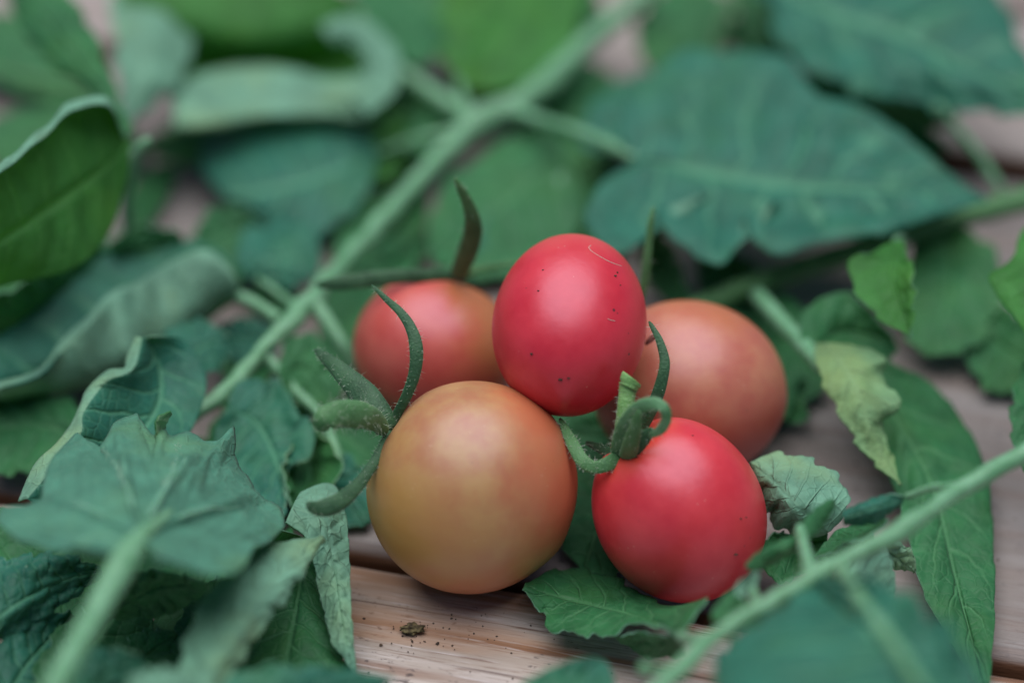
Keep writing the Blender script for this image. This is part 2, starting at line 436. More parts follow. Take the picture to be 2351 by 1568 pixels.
def tube(name, pts, rad, mat, parent, seg=12, n=40, flat=1.0, depth=False, rough=0.09, wob=0.0, label=None, taper_end=True, extra=None, world=False):
    """tapering round or flattened stalk; pts rows are x,y,h (or x,y,depth)"""
    p = parse(pts)
    rad = np.asarray(rad if isinstance(rad, (list, tuple)) else [rad] * len(p), float)
    if len(rad) != len(p): rad = np.interp(np.linspace(0, 1, len(p)), np.linspace(0, 1, len(rad)), rad)
    q = cr(np.column_stack([p, rad]), n)
    if wob:
        g_ = np.linspace(0, n * .35, n); q[:, 0] += wob * snoise(g_, 0 * g_, SEED[0] + 50, .8); q[:, 1] += wob * snoise(g_, 0 * g_, SEED[0] + 51, .8)
    P = np.array([Z(*r[:3]) for r in q]) if depth else (q[:, :3] if world else Hs(q[:, :3]))
    dist = np.linalg.norm(P - CAM, axis=1) if not world else 1
    r = q[:, 3] * (dist / K if not world else 1)  # radii given in photograph pixels
    T = np.gradient(P, axis=0); T /= np.linalg.norm(T, axis=1, keepdims=True) + 1e-9
    Vw = view_at(P)
    S = np.cross(T, Vw); S /= np.linalg.norm(S, axis=1, keepdims=True) + 1e-9
    D = np.cross(S, T)
    a = np.linspace(0, 2 * np.pi, seg, endpoint=False)
    SEED[0] += 1
    jit = 1 + rough * snoise(np.linspace(0, n * .5, n)[:, None] + 0 * a, np.cos(a)[None] * 2 + 0 * np.zeros((n, 1)), SEED[0], 1.)
    if taper_end:
        r = r.copy(); r[0] *= .6; r[-1] *= .5
    ring = P[:, None] + (r[:, None] * jit)[..., None] * (np.cos(a)[None, :, None] * S[:, None] + flat * np.sin(a)[None, :, None] * D[:, None])
    V = ring.reshape(-1, 3); F = []
    for i in range(n - 1):
        for j in range(seg):
            x, y = i * seg + j, i * seg + (j + 1) % seg
            F.append((x, y, y + seg, x + seg))
    F.append(tuple(range(seg))[::-1]); F.append(tuple((n - 1) * seg + j for j in range(seg)))
    o = mesh_obj(name, V, F, [mat], parent, label=label)
    o_frames[o.name] = (P, S, D, r, flat)
    return o
o_frames = {}
def hairs(of, parent, count, length=1.1, spread=1.0, name="fine_hair", lo=0., hi=1.):
    P, S, D, r, flat = o_frames[of.name]
    V, F = [], []
    for _ in range(count):
        f = rng.uniform(lo, hi) * (len(P) - 1.001); i = int(f); w = f - i
        p = P[i] * (1 - w) + P[i + 1] * w; a = rng.uniform(0, 2 * np.pi)
        d = math.cos(a) * S[i] + math.sin(a) * D[i]
        b0 = p + r[i] * (math.cos(a) * S[i] + flat * math.sin(a) * D[i]) * .97
        d = d + rng.normal(0, .35, 3); d /= np.linalg.norm(d)
        L = length * rng.uniform(.5, 1.2); bend = rng.normal(0, .25, 3) * L
        s = np.cross(d, rng.normal(0, 1, 3)); s /= np.linalg.norm(s); q = np.cross(d, s)
        wd = .03
        k = len(V)
        for (t, ww) in ((0, wd), (.55, wd * .7)):
            c = b0 + d * L * t + bend * t * t
            for x in range(3):
                V.append(c + ww * (math.cos(x * 2.094) * s + math.sin(x * 2.094) * q))
        V.append(b0 + d * L + bend)
        for x in range(3):
            y = (x + 1) % 3
            F.append((k + x, k + y, k + 3 + y, k + 3 + x)); F.append((k + 3 + x, k + 3 + y, k + 6))
    return mesh_obj(name, V, F, [HAIR], parent, kind='stuff')

# ------------------------------------------------------------------ tomatoes
def cam_dir(r, u, c):                          # right, up, towards the camera -> world
    v = RT * r + UP * u - FW * c; return v / np.linalg.norm(v)
def tomato(cx, cy, t, a, b, axis, mat, label, dimple=.10, lobes=(5, .012), egg=0.0, seed=1):
    s = t / K; C = Z(cx, cy, t); ax = cam_dir(*axis)
    tmp = np.array([0, 0, 1.]) if abs(ax[2]) < .9 else RT
    e1 = np.cross(ax, tmp); e1 /= np.linalg.norm(e1); e2 = np.cross(ax, e1)
    root = thing("tomato", label, "tomato", (C[0], C[1], C[2] - b * s), "ripening tomatoes heaped on the boards")
    nt_, np_ = 72, 96
    V = []
    r3 = np.random.default_rng(int(seed * 10)).normal(0, 1.6, (4, 4))
    lump = lambda x, y, z: sum(math.sin(q[0] * x + q[1] * y + q[2] * z + 3 * q[3]) for q in r3) * .5
    th = np.linspace(0, np.pi, nt_)
    for q in th:
        for f in np.linspace(0, 2 * np.pi, np_, endpoint=False):
            z = math.cos(q); rr = math.sin(q)
            w = 1 + lobes[1] * math.cos(lobes[0] * f + seed) * math.sin(q) * (.4 + .6 * max(0, z)) + .008 * math.sin(2 * f + seed * 2)
            dz = -dimple * math.exp(-(q / .30) ** 2) - .025 * math.exp(-((math.pi - q) / .2) ** 2)
            wide = 1 + egg * z
            k = 1 + .014 * float(lump(math.cos(f) * rr, math.sin(f) * rr, z))
            V.append(C + s * k * (a * (z + dz) * ax + b * rr * w * wide * (math.cos(f) * e1 + math.sin(f) * e2)))
    F = []
    for i in range(nt_ - 1):
        for j in range(np_):
            x, y = i * np_ + j, i * np_ + (j + 1) % np_
            F.append((x, x + np_, y + np_, y))
    o = mesh_obj("fruit", V, F, [mat], root)
    # object coordinates of the fruit start at its own centre
    sh = Vector((C - THING_LOC[root.name]) * .001)
    me = o.data
    co = np.zeros(len(me.vertices) * 3); me.vertices.foreach_get("co", co)
    co = (co.reshape(-1, 3) - np.array(sh)).ravel(); me.vertices.foreach_set("co", co); o.location = sh
    me.update()
    return root, C, s, ax

RTd, UPd = RT, UP
mA = fruit_mat("fruit_olive_orange", [((.45, .215, .088), 0, 0, 0), ((.52, .140, .065), cam_dir(.9, .25, .0), .004, .019), ((.45, .240, .062), cam_dir(-.7, -.55, .2), .004, .018), ((.46, .16, .065), cam_dir(.1, -1, 0), .013, .021)], .12, .42)
mB = fruit_mat("fruit_red", [((.62, .026, .042), 0, 0, 0), ((.64, .065, .060), cam_dir(0, 1, 0), .010, .018)], .85, .42)
mC = fruit_mat("fruit_red_lower", [((.64, .038, .050), 0, 0, 0), ((.62, .065, .03), cam_dir(-.6, .75, .3), .012, .018)], .35, .40)
mD = fruit_mat("fruit_salmon", [((.56, .090, .070), 0, 0, 0), ((.48, .17, .06), cam_dir(.75, .5, .25), .007, .016)], .2, .42)
mE = fruit_mat("fruit_orange_pink", [((.50, .160, .095), 0, 0, 0), ((.48, .085, .050), cam_dir(.55, -.8, .0), .004, .02), ((.48, .15, .06), cam_dir(.2, .9, 0), .011, .018)], .2, .44)

tA, CA, sA, _ = tomato(1083, 1116, 450, 240, 244, (-.8, .58, .05), mA, "largest tomato, olive turning orange, resting on bare board in front", .07, (4, .010), 0.0, 1.)
tB, CB, sB, _ = tomato(1308, 744, 455, 226, 176, (.1, .76, -.64), mB, "red egg-shaped tomato perched on top of the other tomatoes", .06, (4, .006), -.02, 2.)
tC, CC, sC, _ = tomato(1562, 1172, 449, 222, 192, (-.52, .80, .25), mC, "red tomato at front right with a broken stalk and curled sepals", .16, (5, .012), .0, .5)
tD, CD, sD, _ = tomato(1000, 806, 492, 172, 188, (.25, .95, -.12), mD, "salmon red tomato at back left under dark upright sepals", .10, (4, .012), 0, 3.)
tE, CE, sE, _ = tomato(1580, 895, 478, 223, 203, (-.95, .15, .1), mE, "dull orange pink tomato at back right with a small brown scar", .04, (4, .010), 0, 4.)

# sepals and stalks: x,y,depth with half widths in photograph pixels
def sepal(parent, pts, rad, mat=SEPAL, flat=.35, nh=0, n=40, L=.9, name="sepal"):
    o = tube(name, pts, rad, mat, parent, 14, n, flat, True, .035)
    if nh: hairs(o, o, nh, L)
    return o
sepal(tA, "893,985,448 912,950,447 935,905,445 952,855,444 956,800,444 944,755,445 920,718,447 885,685,449 853,654,451", [10, 11, 13, 14, 16, 13, 10, 7, 3], nh=160)
sepal(tA, "893,990,447 868,950,447 832,902,449 785,855,452 745,820,455 722,802,457", [26, 33, 31, 22, 13, 5], nh=160, flat=.35)
sepal(tA, "885,995,445 868,972,442 840,956,438 800,950,435 765,953,433 744,966,432 738,990,433", [12, 22, 30, 33, 31, 27, 12], mat=STEMD, nh=260, L=1.4, flat=.5)
sepal(tA, "895,985,447 876,1030,443 850,1075,440 820,1115,437 788,1145,434 755,1163,432 725,1166,431 703,1155,430", [9, 11, 13, 16, 20, 22, 17, 7], nh=160, flat=.4)
sepal(tA, "898,975,452 870,930,456 840,905,459 812,890,462", [10, 12, 9, 4])
sepal(tD, "1052,632,488 1000,634,485 930,634,483 850,641,482 780,650,482 725,655,483", [13, 17, 17, 18, 17, 7], nh=40, n=30)
sepal(tD, "1050,636,486 1068,590,480 1083,545,475 1085,505,471 1072,462,468 1055,430,466 1044,408,465", [20, 23, 23, 19, 13, 9, 4], mat=STEMD, nh=60)
sepal(tD, "1055,630,490 1100,618,490 1150,610,491 1215,598,492", [10, 9, 8, 3], mat=STEMD)
sepal(tB, "1470,690,480 1480,640,478 1488,570,476 1494,510,475 1501,474,475", [8, 10, 9, 7, 3], mat=STEMD, nh=30)
# front right calyx
stk = tube("stalk", "1432,1040,444 1430,1000,442 1434,950,440 1440,905,440 1444,880,440", [26, 21, 19, 19, 22], SEPALP, tC, 14, 30, .9, True, .08, taper_end=False)
tube("stalk_end", "1440,888,439.5 1446,876,439.5 1452,868,439.5", [22, 27, 25], SEPALP, tC, 14, 10, .8, True, .22, label="torn pale end of the stalk", taper_end=False)
hairs(stk, stk, 120, 1.0)
sepal(tC, "1440,1030,447 1470,985,446 1500,930,444 1518,880,443 1526,830,443 1515,785,444 1500,755,445 1490,738,446", [12, 14, 15, 14, 12, 9, 6, 4], nh=60)
sepal(tC, "1425,1045,442 1428,1005,438 1445,962,434 1472,934,431 1502,926,429 1525,938,428 1530,962,429 1516,986,431 1490,1002,434", [24, 22, 20, 17, 15, 13, 12, 12, 6], mat=CALYX, nh=150, flat=.22)
sepal(tC, "1440,1052,440 1447,1025,436 1456,990,433 1463,960,431 1467,942,430", [20, 20, 16, 10, 4], mat=STEMD, nh=30)
sepal(tC, "1425,1048,442 1395,1065,440 1365,1072,440 1338,1058,441 1318,1025,443 1300,990,446 1285,960,449", [20, 17, 15, 16, 15, 11, 4], nh=200, flat=.28, mat=STEMD)
sepal(tC, "1420,1050,444 1380,1030,450 1345,1015,455", [12, 11, 5], nh=40)
sepal(tC, "1428,1050,441 1470,1012,437 1500,985,435", [22, 20, 8], nh=30, flat=.3)
# blossom scar on the back right tomato
def blob(name, c, r, mat, parent=None, sq=(1, 1, .5), seed=0, label=None, lumpy=.25):
    V, F = [], []; nt_, np_ = 7, 10; rr = np.random.default_rng(seed)
    for i in range(nt_):
        q = math.pi * i / (nt_ - 1)
        for j in range(np_):
            f = 2 * math.pi * j / np_; k = 1 + lumpy * rr.normal()
            V.append(np.asarray(c) + r * k * np.array([math.sin(q) * math.cos(f) * sq[0], math.sin(q) * math.sin(f) * sq[1], math.cos(q) * sq[2]]))
    for i in range(nt_ - 1):
        for j in range(np_):
            x, y = i * np_ + j, i * np_ + (j + 1) % np_; F.append((x, x + np_, y + np_, y))
    return mesh_obj(name, V, F, [mat], parent, label=label)
tube("blossom_scar", "1482,792,458.6 1494,778,458.4 1506,773,458.6 1518,786,459", [3, 7, 7, 3], SCARM, tE, 8, 14, .6, True, .3)
# pale plant fibre stuck to the red tomato on top
from mathutils.bvhtree import BVHTree
def on_fruit(root, px, py):
    fr = [c for c in root.children if c.name.startswith("fruit")][0]
    off = Vector(root.location) + Vector(fr.location)
    bv = BVHTree.FromPolygons([v.co + off for v in fr.data.vertices], [tuple(p.vertices) for p in fr.data.polygons])
    d = Vector(ray(px, py)).normalized(); h = bv.ray_cast(Vector(CAM * .001), d)
    return np.array(h[0]) * 1000 + np.array(h[1]) * .05
for fib in ([(1357, 563), (1352, 570), (1362, 580), (1385, 594), (1405, 604), (1428, 612)], [(1395, 732), (1402, 735), (1412, 737)]):
    tube("plant_fibre", np.array([on_fruit(tB, *q) for q in fib]), [.045] * len(fib), HAIR, tB, 6, 24, world=True)
for q, r in (((1412, 634), .45), ((1417, 626), .28), ((1247, 620), .25), ((1221, 812), .4), ((1305, 868), .35), ((1287, 871), .5), ((1236, 668), .25), ((1424, 655), .22)):
    blob("soil_fleck", on_fruit(tB, *q), r * .72, SOIL, tB, (1, .7, .5), int(q[0]), lumpy=.3)
for q, r in (((1700, 1190), .25), ((1712, 1187), .22), ((1688, 1272), .45), ((1463, 1050), .25), ((1590, 1000), .2)):
    blob("soil_fleck", on_fruit(tC, *q), r * .75, SOIL, tC, (1.3, .6, .4), int(q[0]), lumpy=.3)

# ------------------------------------------------------------------ vines and leaves
GV = "cut tomato vine shoots spread on the boards"
V1 = thing("tomato_vine", "long pale main stem running diagonally behind the tomatoes with leaflets on both sides", "tomato vine", H(450, 960, 0), GV)
tube("stem", "425,975,11 520,905,13 600,805,15 690,712,16 760,632,14 850,532,13 950,425,13 1050,330,14 1105,285,15 1180,248,17 1240,200,18 1330,112,20 1420,40,22 1500,-40,24", [15, 20, 17, 25, 19, 20, 22, 27, 37, 30, 31, 25, 23, 22], STEM, V1, 16, 120, 1, rough=.14, wob=7)
tube("petiole", "1100,290,15 1000,222,17 930,175,19 850,125,22", [24, 22, 19, 16], STEM, V1)
tube("petiole", "1090,300,14 1000,312,13 930,330,12 870,352,12", [16, 12, 11, 9], STEM, V1)
tube("petiole", "1180,262,17 1250,280,20 1330,305,23 1400,335,25 1460,365,26", [18, 15, 15, 15, 12], STEM, V1)
tube("petiole", "1090,280,15 1060,220,16 1055,140,18 1065,60,20", [14, 11, 10, 9], STEM, V1)
tube("petiole", "715,690,16 750,735,14 785,790,11 815,850,6", [20, 17, 15, 13], STEM, V1)
tube("petiole", "640,735,15 600,706,16 545,678,17", [16, 14, 15], STEM, V1)
tube("petiole", "690,705,16 660,690,15 620,660,13 590,640,12", [12, 9, 8, 7], STEM, V1)
tube("petiole", "1235,300,15 1230,400,9 1265,520,6", [9, 8, 8], STEMD, V1)
tube("petiole", "1290,400,12 1280,480,8 1270,570,5", [12, 12, 14], STEM, V1)
tube("petiole", "600,810,14 640,850,12 680,900,10 740,960,8 780,1060,6", [14, 13, 12, 12, 12], STEM, V1)
# leaflets on the main stem
leaflet(V1, ["865,335,13 800,275,15 690,262,14 560,285,12 475,320,10 455,375,8", "865,345,13 760,395,13 630,430,11 520,440,9 458,385,8", "865,360,12 840,450,10 780,505,8 700,560,6 590,500,6 500,440,7 460,392,8"], BLUE, teeth=(5, 14))
leaflet(V1, ["735,590,10 720,535,12 640,505,12 560,535,11 545,580,10 552,618,9", "735,595,10 650,590,12 553,622,9", "735,605,10 720,635,9 650,662,9 590,650,8 556,626,9"], BLUE, N=4)
# bluish leaflet with a rolled-up pale margin
leaflet(V1, ["545,655,17 515,585,19 450,552,18 360,565,17 240,588,16 120,680,16 0,770,16 -120,810,16",
             "545,668,17 470,640,15 360,665,13 230,740,12 110,820,12 0,870,12 -100,900,12",
             "548,685,15 480,730,9 400,800,6 300,845,6 200,885,6 80,915,6 -80,935,6",
             "550,680,17 500,690,17 420,745,16 320,805,15 200,860,13 90,900,12 -80,925,12",
             "548,668,18 537,642,22 478,600,26 418,612,25 365,646,23 318,668,25 262,692,22 209,746,23 150,800,20 85,868,20 -60,905,17",
             "545,655,17 530,618,23 475,574,25.5 412,592,24 358,622,22.5 308,650,24 254,670,21.5 203,726,22.5 143,778,19.5 80,850,19.5 -60,888,16.5"],
        BLUE, PALE, v=[-1, -.35, .1, .4, .78, 1], nv=65, teeth=None, wave=.5, label="bluish leaflet with its near margin rolled up to show the pale underside")
leaflet(V1, ["525,930,13 545,885,15 600,868,15 660,905,14 708,985,12 715,1040,11 690,1060,10 660,1045,9 658,1180,7",
             "522,938,13 580,960,11 620,1020,9 645,1100,8 656,1182,7",
             "518,945,13 490,1000,10 500,1060,9 560,1130,8 654,1185,7"], BLUE, label=None, N=6)
leaflet(V1, ["640,850,13 655,790,15 700,765,15 752,805,13 790,870,10 770,925,8", "642,862,13 700,850,11 768,930,8", "645,880,13 665,915,10 710,930,8 765,933,8"], TOP, PALE, N=4)
leaflet(V1, ["440,845,14 400,790,16 382,758,17 430,738,17 470,736,17 524,770,16", "446,848,14 460,800,15 526,775,15", "455,852,14 495,850,13 525,815,13 528,780,14"], BLUE, N=4)
# folded leaflet seen in the gap left of the olive tomato
leaflet(V1, ["700,960,9 740,1000,10 780,1060,11 765,1110,9 700,1190,6", "690,980,8 700,1050,3 690,1120,3 680,1185,5", "680,1000,9 660,1040,11 655,1090,10 668,1160,7"], TOP, PALE, face='top', N=4, pucker=.2, nu=40)
# broad leaf at back right, teal and flat
leaflet(V1, ["1450,362,26 1420,300,29 1470,200,32 1560,120,33 1680,125,33 1800,140,33 1880,230,31 1990,262,30 2090,330,28 2200,415,26 2268,456,25",
             "1450,368,26 1590,385,27 1800,412,27 2030,432,26 2266,458,25",
             "1450,378,26 1375,430,26 1345,510,24 1395,580,23 1450,580,23 1484,540,24 1503,492,25 1522,525,25 1565,572,24 1650,612,23 1688,575,24 1706,512,25 1718,512,25 1736,560,24 1800,592,23 1880,562,24 2010,545,25 2140,505,25 2266,462,25"],
        BLUE, PALE, nu=150, nv=49, pucker=1.6, wave=1.6, N=9, teeth=(8, 9), label="broad teal leaflet lying flat behind the back right tomato")
leaflet(V1, ["1290,330,14 1230,300,15 1120,345,13 1020,430,11 985,540,9 990,600,8", "1290,345,14 1200,430,11 1100,520,8 995,605,8", "1290,360,14 1340,440,11 1310,540,8 1200,620,6 1080,640,5 1000,612,7"], TOP, PALE, teeth=(4, 18))
leaflet(V1, ["1330,320,15 1360,240,17 1420,190,17 1520,165,16", "1330,330,15 1420,290,16 1530,180,16", "1340,345,15 1440,350,15 1520,290,15 1540,200,16"], BLUE, PALE, wave=1.2)
leaflet(V1, ["1050,60,20 980,140,21 900,130,20 830,60,21 800,-60,22", "1060,50,20 1000,20,22 930,-30,23 850,-80,23", "1070,40,20 1080,-40,24 1000,-100,25 880,-110,24"], TOP, PALE)
leaflet(V1, ["1075,200,17 1010,120,20 1020,0,23 1060,-80,25", "1080,205,17 1150,100,21 1190,0,23 1200,-90,25", "1085,210,17 1230,190,18 1320,90,20 1340,-20,22 1320,-90,24"], FRESH_BACKLIT, PALE, teeth=(4, 16), wave=1.2)
leaflet(V1, ["930,330,12 960,270,13 1030,240,13", "930,340,12 990,310,12 1050,260,12", "935,350,12 1010,350,10 1060,300,10"], TOP, PALE, N=4, nu=30)
leaflet(V1, ["985,420,8 930,430,9 880,480,8 860,560,6", "985,430,8 930,500,7 865,565,6", "985,445,8 970,530,6 900,590,5 870,570,6"], TOP, PALE, N=4, nu=36)

# upper left: leaf standing up, big green leaflet and the narrow one above it
VL = thing("tomato_leaf", "big glossy green leaf standing upright along the left edge with a pale rim", "tomato leaf", H(330, 560, 0), "cut tomato leaves on the boards")
tube("petiole", "300,560,12 290,480,22 300,400,34 318,345,42 345,320,45", [12, 13, 14, 14, 10], STEM, VL)
leaflet(VL, ["288,322,47 250,243,60 168,248,61 85,328,62 -8,405,62 -130,490,62", "288,318,47 250,228,57 170,228,59 85,308,61 -5,385,62 -130,470,62", "298,326,46 220,400,45 110,480,46 0,560,47 -130,640,47", "298,345,45 285,440,38 235,560,34 150,625,34 40,650,35 -120,700,36"],
        FRESH_BACKLIT, PALE, v=[-1, -.82, 0, 1], nu=70, nv=45, pucker=.9, wave=1.0, N=6, label="big green leaflet with its upper rim curled over")  # glow of light through the standing blade put into its lighter green
leaflet(VL, ["290,310,46 215,215,47 120,150,47 50,60,48 0,-60,49", "300,305,46 225,200,49 150,105,51 70,0,52 30,-70,52", "305,300,46 270,230,48 215,80,51 150,-20,53 80,-80,53"], TOP, PALE, nu=56, N=8, wave=.6)
leaflet(VL, ["280,560,12 230,570,18 130,600,24 60,640,26 -40,700,26", "285,570,10 200,640,14 90,710,16 -40,770,16", "285,580,8 220,650,8 120,740,8 -40,840,8"], TOP, PALE)

VC = thing("tomato_leaf", "leaf curled into a trough with pale outer flaps at upper left", "tomato leaf", H(430, 330, 0), "cut tomato leaves on the boards")
tube("petiole", "330,345,8.7 360,320,13.6 400,300,18.6 440,280,21.1", [12, 12, 11, 9], STEMD, VC)
leaflet(VC, ["270,-20,37.2 400,-70,38.4 560,-80,38.4 720,-40,36 800,-10,33.5", "300,40,32.2 420,60,29.8 560,90,28.5 720,75,27.3 830,50,27.3", "345,150,22.3 440,160,18.6 580,140,16.1 720,150,16.1 860,130,18.6", "395,235,23.6 450,195,23.6 560,160,22.9 690,170,22.9 800,200,23.6 900,140,26", "400,292,21.1 480,285,20.5 600,262,19.8 740,258,19.8 840,268,20.5 915,180,23.6", "405,300,18.6 480,295,18 600,278,17.4 740,275,17.4 840,280,18 912,195,21.7"],
        FRESH_BACKLIT, PALE, swap=.2, v=[-1, -.5, -.05, .35, .8, 1], nu=64, nv=65, pucker=.3, wave=.7, label="trough-shaped leaflet with a bright rolled rim")
leaflet(VC, ["735,62,30 800,38,31 872,70,30 918,138,28 908,212,26 845,268,24", "748,80,30 800,70,31 850,102,30 880,155,28 860,205,26 815,235,24", "760,100,28 800,102,28 828,130,27 842,168,26 815,196,24 775,205,23"], PALE, FRESH_BACKLIT, N=5, nu=48, pucker=.25, teeth=(4, 7), label="pale outer lobe closing the trough at its right end")
leaflet(VC, ["330,-60,32.2 262,0,33.5 268,100,32.2 275,200,29.8 290,293,27.3", "380,-50,31 340,60,33.5 330,180,31 291,294,27.3", "430,-30,27.3 440,110,27.3 410,190,26.7 350,240,26 292,295,27.3"], PALE, TOP, N=5, nu=48, label="pale triangular flap hanging point down")

# left foreground
VF = thing("tomato_leaf", "broad pale-backed leaf on a thick petiole in the left foreground", "tomato leaf", H(150, 1560, 0), "cut tomato leaves on the boards")
tube("petiole", "470,1112,33.5 420,1150,38 370,1192,43 325,1232,46.5 290,1280,47 250,1350,46.5 200,1440,46 150,1530,46 110,1600,46", [3, 7, 12, 22, 33, 30, 28, 28, 28], STEM, VF, 18, 60, .75, rough=.05)
def fan(parent, base, outline, top, under, face, nr=40, nv=220, bulge=0.0, label=None, th=.4, wave=.7, creases=()):
    SEED[0] += 1
    q_ = parse(outline); L_ = np.r_[0, np.cumsum(np.linalg.norm(np.diff(q_[:, :2], axis=0), axis=1))]
    E = np.stack([np.interp(np.linspace(0, L_[-1], nv), L_, q_[:, k]) for k in range(3)], 1); B = np.array(base, float)
    E[:, 1] += 2.5 * snoise(np.linspace(0, 90, nv), np.zeros(nv), 5, 1.)
    S = E.copy()
    ker = np.hanning(41); ker /= ker.sum()
    pad = np.vstack([np.repeat(E[:1], 20, 0), E, np.repeat(E[-1:], 20, 0)])
    S = np.stack([np.convolve(pad[:, k], ker, 'valid') for k in range(3)], 1)
    u = np.linspace(0.0, 1, nr)[:, None, None]
    w = u ** 2.5
    G = B + ((1 - w) * S + w * E - B) * u
    G[..., 2] += bulge * np.sin(np.pi * u[..., 0])
    P = Hs(G)
    a = np.linspace(0, 1, nv)[None, :] + 0 * u[..., 0]; uu = u[..., 0] + 0 * a
    n = np.cross(np.gradient(P, axis=0), np.gradient(P, axis=1)); n /= np.linalg.norm(n, axis=2, keepdims=True) + 1e-9
    if np.median((n * view_at(P)).sum(2)) < 0: n = -n
    q = wave * snoise(uu * 5, a * 14, SEED[0], 1.0) * uu
    for c in creases:                            # raised main veins pull the blade into ridges
        q += 1.3 * np.exp(-((a - c) / .014) ** 2) * np.sin(np.pi * np.clip(uu, 0, 1)) ** .5
    q += .55 * np.abs(np.sin(np.pi * (uu * 5.5 + 3 * np.abs(((a * 7.2) % 1) - .5)))) * uu * (1 - .4 * uu) - .8 * np.clip(uu - .8, 0, 1) * 3 * (np.sin(a * 55) + .6 * np.sin(a * 93 + 1))
    P = P + n * q[..., None]
    uv = np.stack([uu, a], 2)
    return sheet("leaflet", P, top, under, parent, uv, face, th, label), P
def vein(parent, P, a, u0, u1, r0, r1, mat, drift=0.0):
    nr, nv = P.shape[:2]
    us = np.linspace(u0, u1, 24); L = []
    for k, u in enumerate(us):
        i = u * (nr - 1); j = np.clip((a + drift * (u - u0) ** 1.5) * (nv - 1), 0, nv - 1)
        i0, j0 = int(min(i, nr - 2)), int(min(j, nv - 2)); fi, fj = i - i0, j - j0
        L.append((P[i0, j0] * (1 - fi) + P[i0 + 1, j0] * fi) * (1 - fj) + (P[i0, j0 + 1] * (1 - fi) + P[i0 + 1, j0 + 1] * fi) * fj)
    L = np.array(L); L += view_at(L) * .15
    return tube("vein", L, list(np.linspace(r0, r1, 24)), mat, parent, 8, 40, .7, world=True)
VEINM = stem_mat("vein_pale", (.11, .30, .19), (.16, .36, .24))
lf, FP = fan(VF, (318, 1232, 46),
   "300,1285,45 244,1282,45 195,1268,44 120,1258,42 41,1244,40 -5,1205,38 5,1175,37 60,1166,36 96,1150,36 92,1110,35.5 108,1080,35 140,1032,34 176,990,33 205,1020,33 230,1040,33 248,1014,33 269,985,32 292,962,32 315,944,32 328,966,32 345,1002,32 362,1011,32 372,985,33 380,1000,32 398,1003,31 430,996,31 468,1006,30 500,1002,30 536,978,29 534,1042,27 545,1060,26.5 556,1092,26 562,1096,25.5 580,1132,24.5 586,1130,24 604,1158,23 615,1165,22 643,1186,22 652,1212,25 620,1242,29 582,1262,34 562,1300,39 538,1322,42 500,1325,43 456,1318,44 400,1300,45 350,1278,46",
   PALEF, TOP, 'top', nr=46, bulge=1.5, label="broad pale-backed leaflet with raised veins", wave=.8, creases=(.26, .44, .60, .74))
vein(lf, FP, .12, .25, .8, .40, .12, VEINM, .05)
vein(lf, FP, .26, .30, .9, .45, .12, VEINM, .06)
v2 = vein(lf, FP, .435, .22, .92, .55, .14, VEINM, -.05)
v3 = vein(lf, FP, .60, .15, .9, .65, .16, VEINM, -.05)
vein(lf, FP, .74, .30, .88, .5, .14, VEINM, .05)
for vv_ in (v2, v3): hairs(vv_, lf, 130, .9, lo=.35, hi=1.)
for a_, u_, dr in ((.435, .40, -.07), (.435, .55, -.06), (.435, .50, .07), (.60, .40, -.06), (.60, .55, .06), (.60, .65, -.05), (.26, .45, .06), (.26, .5, -.05), (.74, .45, .05)):
    vein(lf, FP, a_, u_, min(.93, u_ + .33), .26, .08, VEINM, dr * 2.2)
# small curled tooth on its upper margin
leaflet(VF, ["360,1015,32 356,985,35 362,958,37 392,944,37", "372,1020,32 366,985,34 374,962,36 393,947,36", "384,1012,32 378,985,33 384,965,35 394,950,35"], PALE, TOP, nu=24, nv=13, N=3, pucker=.1, wave=.1)
# leaflet behind it with the margin folded up as a pale strip
leaflet(VF, ["345,772,31 420,780,27 472,860,22 462,935,20 420,1010,20 330,1070,20 200,1130,20 120,1190,20",
             "335,775,30 360,850,24 350,930,22 290,1010,21 190,1090,20 95,1180,20",
             "326,776,31 313,836,30 294,858,30 253,872,30 227,898,29 192,950,28 186,996,27 150,1038,26 111,1089,25 64,1146,23",
             "313,773,30 290,821,29 286,846,29 246,852,29 199,894,28 184,924,27 164,970,26 132,1017,25 78,1069,24 42,1151,22"],
        BLUE, PALE, swap=.66, v=[-1, .1, .66, 1], nu=90, nv=49, pucker=.5, wave=.4, label="dark leaflet with its outer margin folded into a pale strip")
# long pale leaflet pointing up to the right, and the crinkled strip beside it
leaflet(VF, ["395,1600,29 425,1470,28 490,1350,27 570,1268,25 660,1243,23 742,1232,22", "450,1610,30 520,1470,29 610,1350,26 744,1235,22", "510,1600,27 570,1480,25 640,1392,23 700,1305,22 746,1238,21"], PALE, TOP, N=6, k=1.8, pucker=.3, wave=.7, label="long pale-backed leaflet pointing at the olive tomato")
leaflet(VF, ["655,1200,20 700,1235,17 722,1295,13 728,1340,11 742,1395,9 752,1440,8 765,1480,7 790,1510,6 812,1545,5", "670,1165,20 740,1195,18 765,1290,14 778,1380,11 795,1470,8 816,1545,5", "690,1130,17 760,1110,16 792,1180,15 802,1290,13 806,1400,10 812,1480,7 818,1545,5"], PALE, TOP, N=11, k=.7, pucker=.7, wave=.3, nu=90, teeth=(8, 5), label="narrow pale crinkled leaflet hanging over the board edge")
leaflet(VF, ["640,1215,18 600,1290,8 560,1400,5 540,1500,4 530,1620,4", "690,1230,12 690,1330,6 670,1450,5 640,1620,4", "725,1250,10 760,1370,4 785,1470,4 800,1550,3 790,1640,3"], TOP, PALE)
leaflet(VF, ["230,1300,14 150,1275,18 70,1275,18 -40,1290,18", "232,1310,13 120,1340,15 20,1400,15 -50,1450,15", "235,1322,12 130,1390,11 0,1475,10 -60,1520,10"], BLUE, PALE, wave=1.2, label=None)
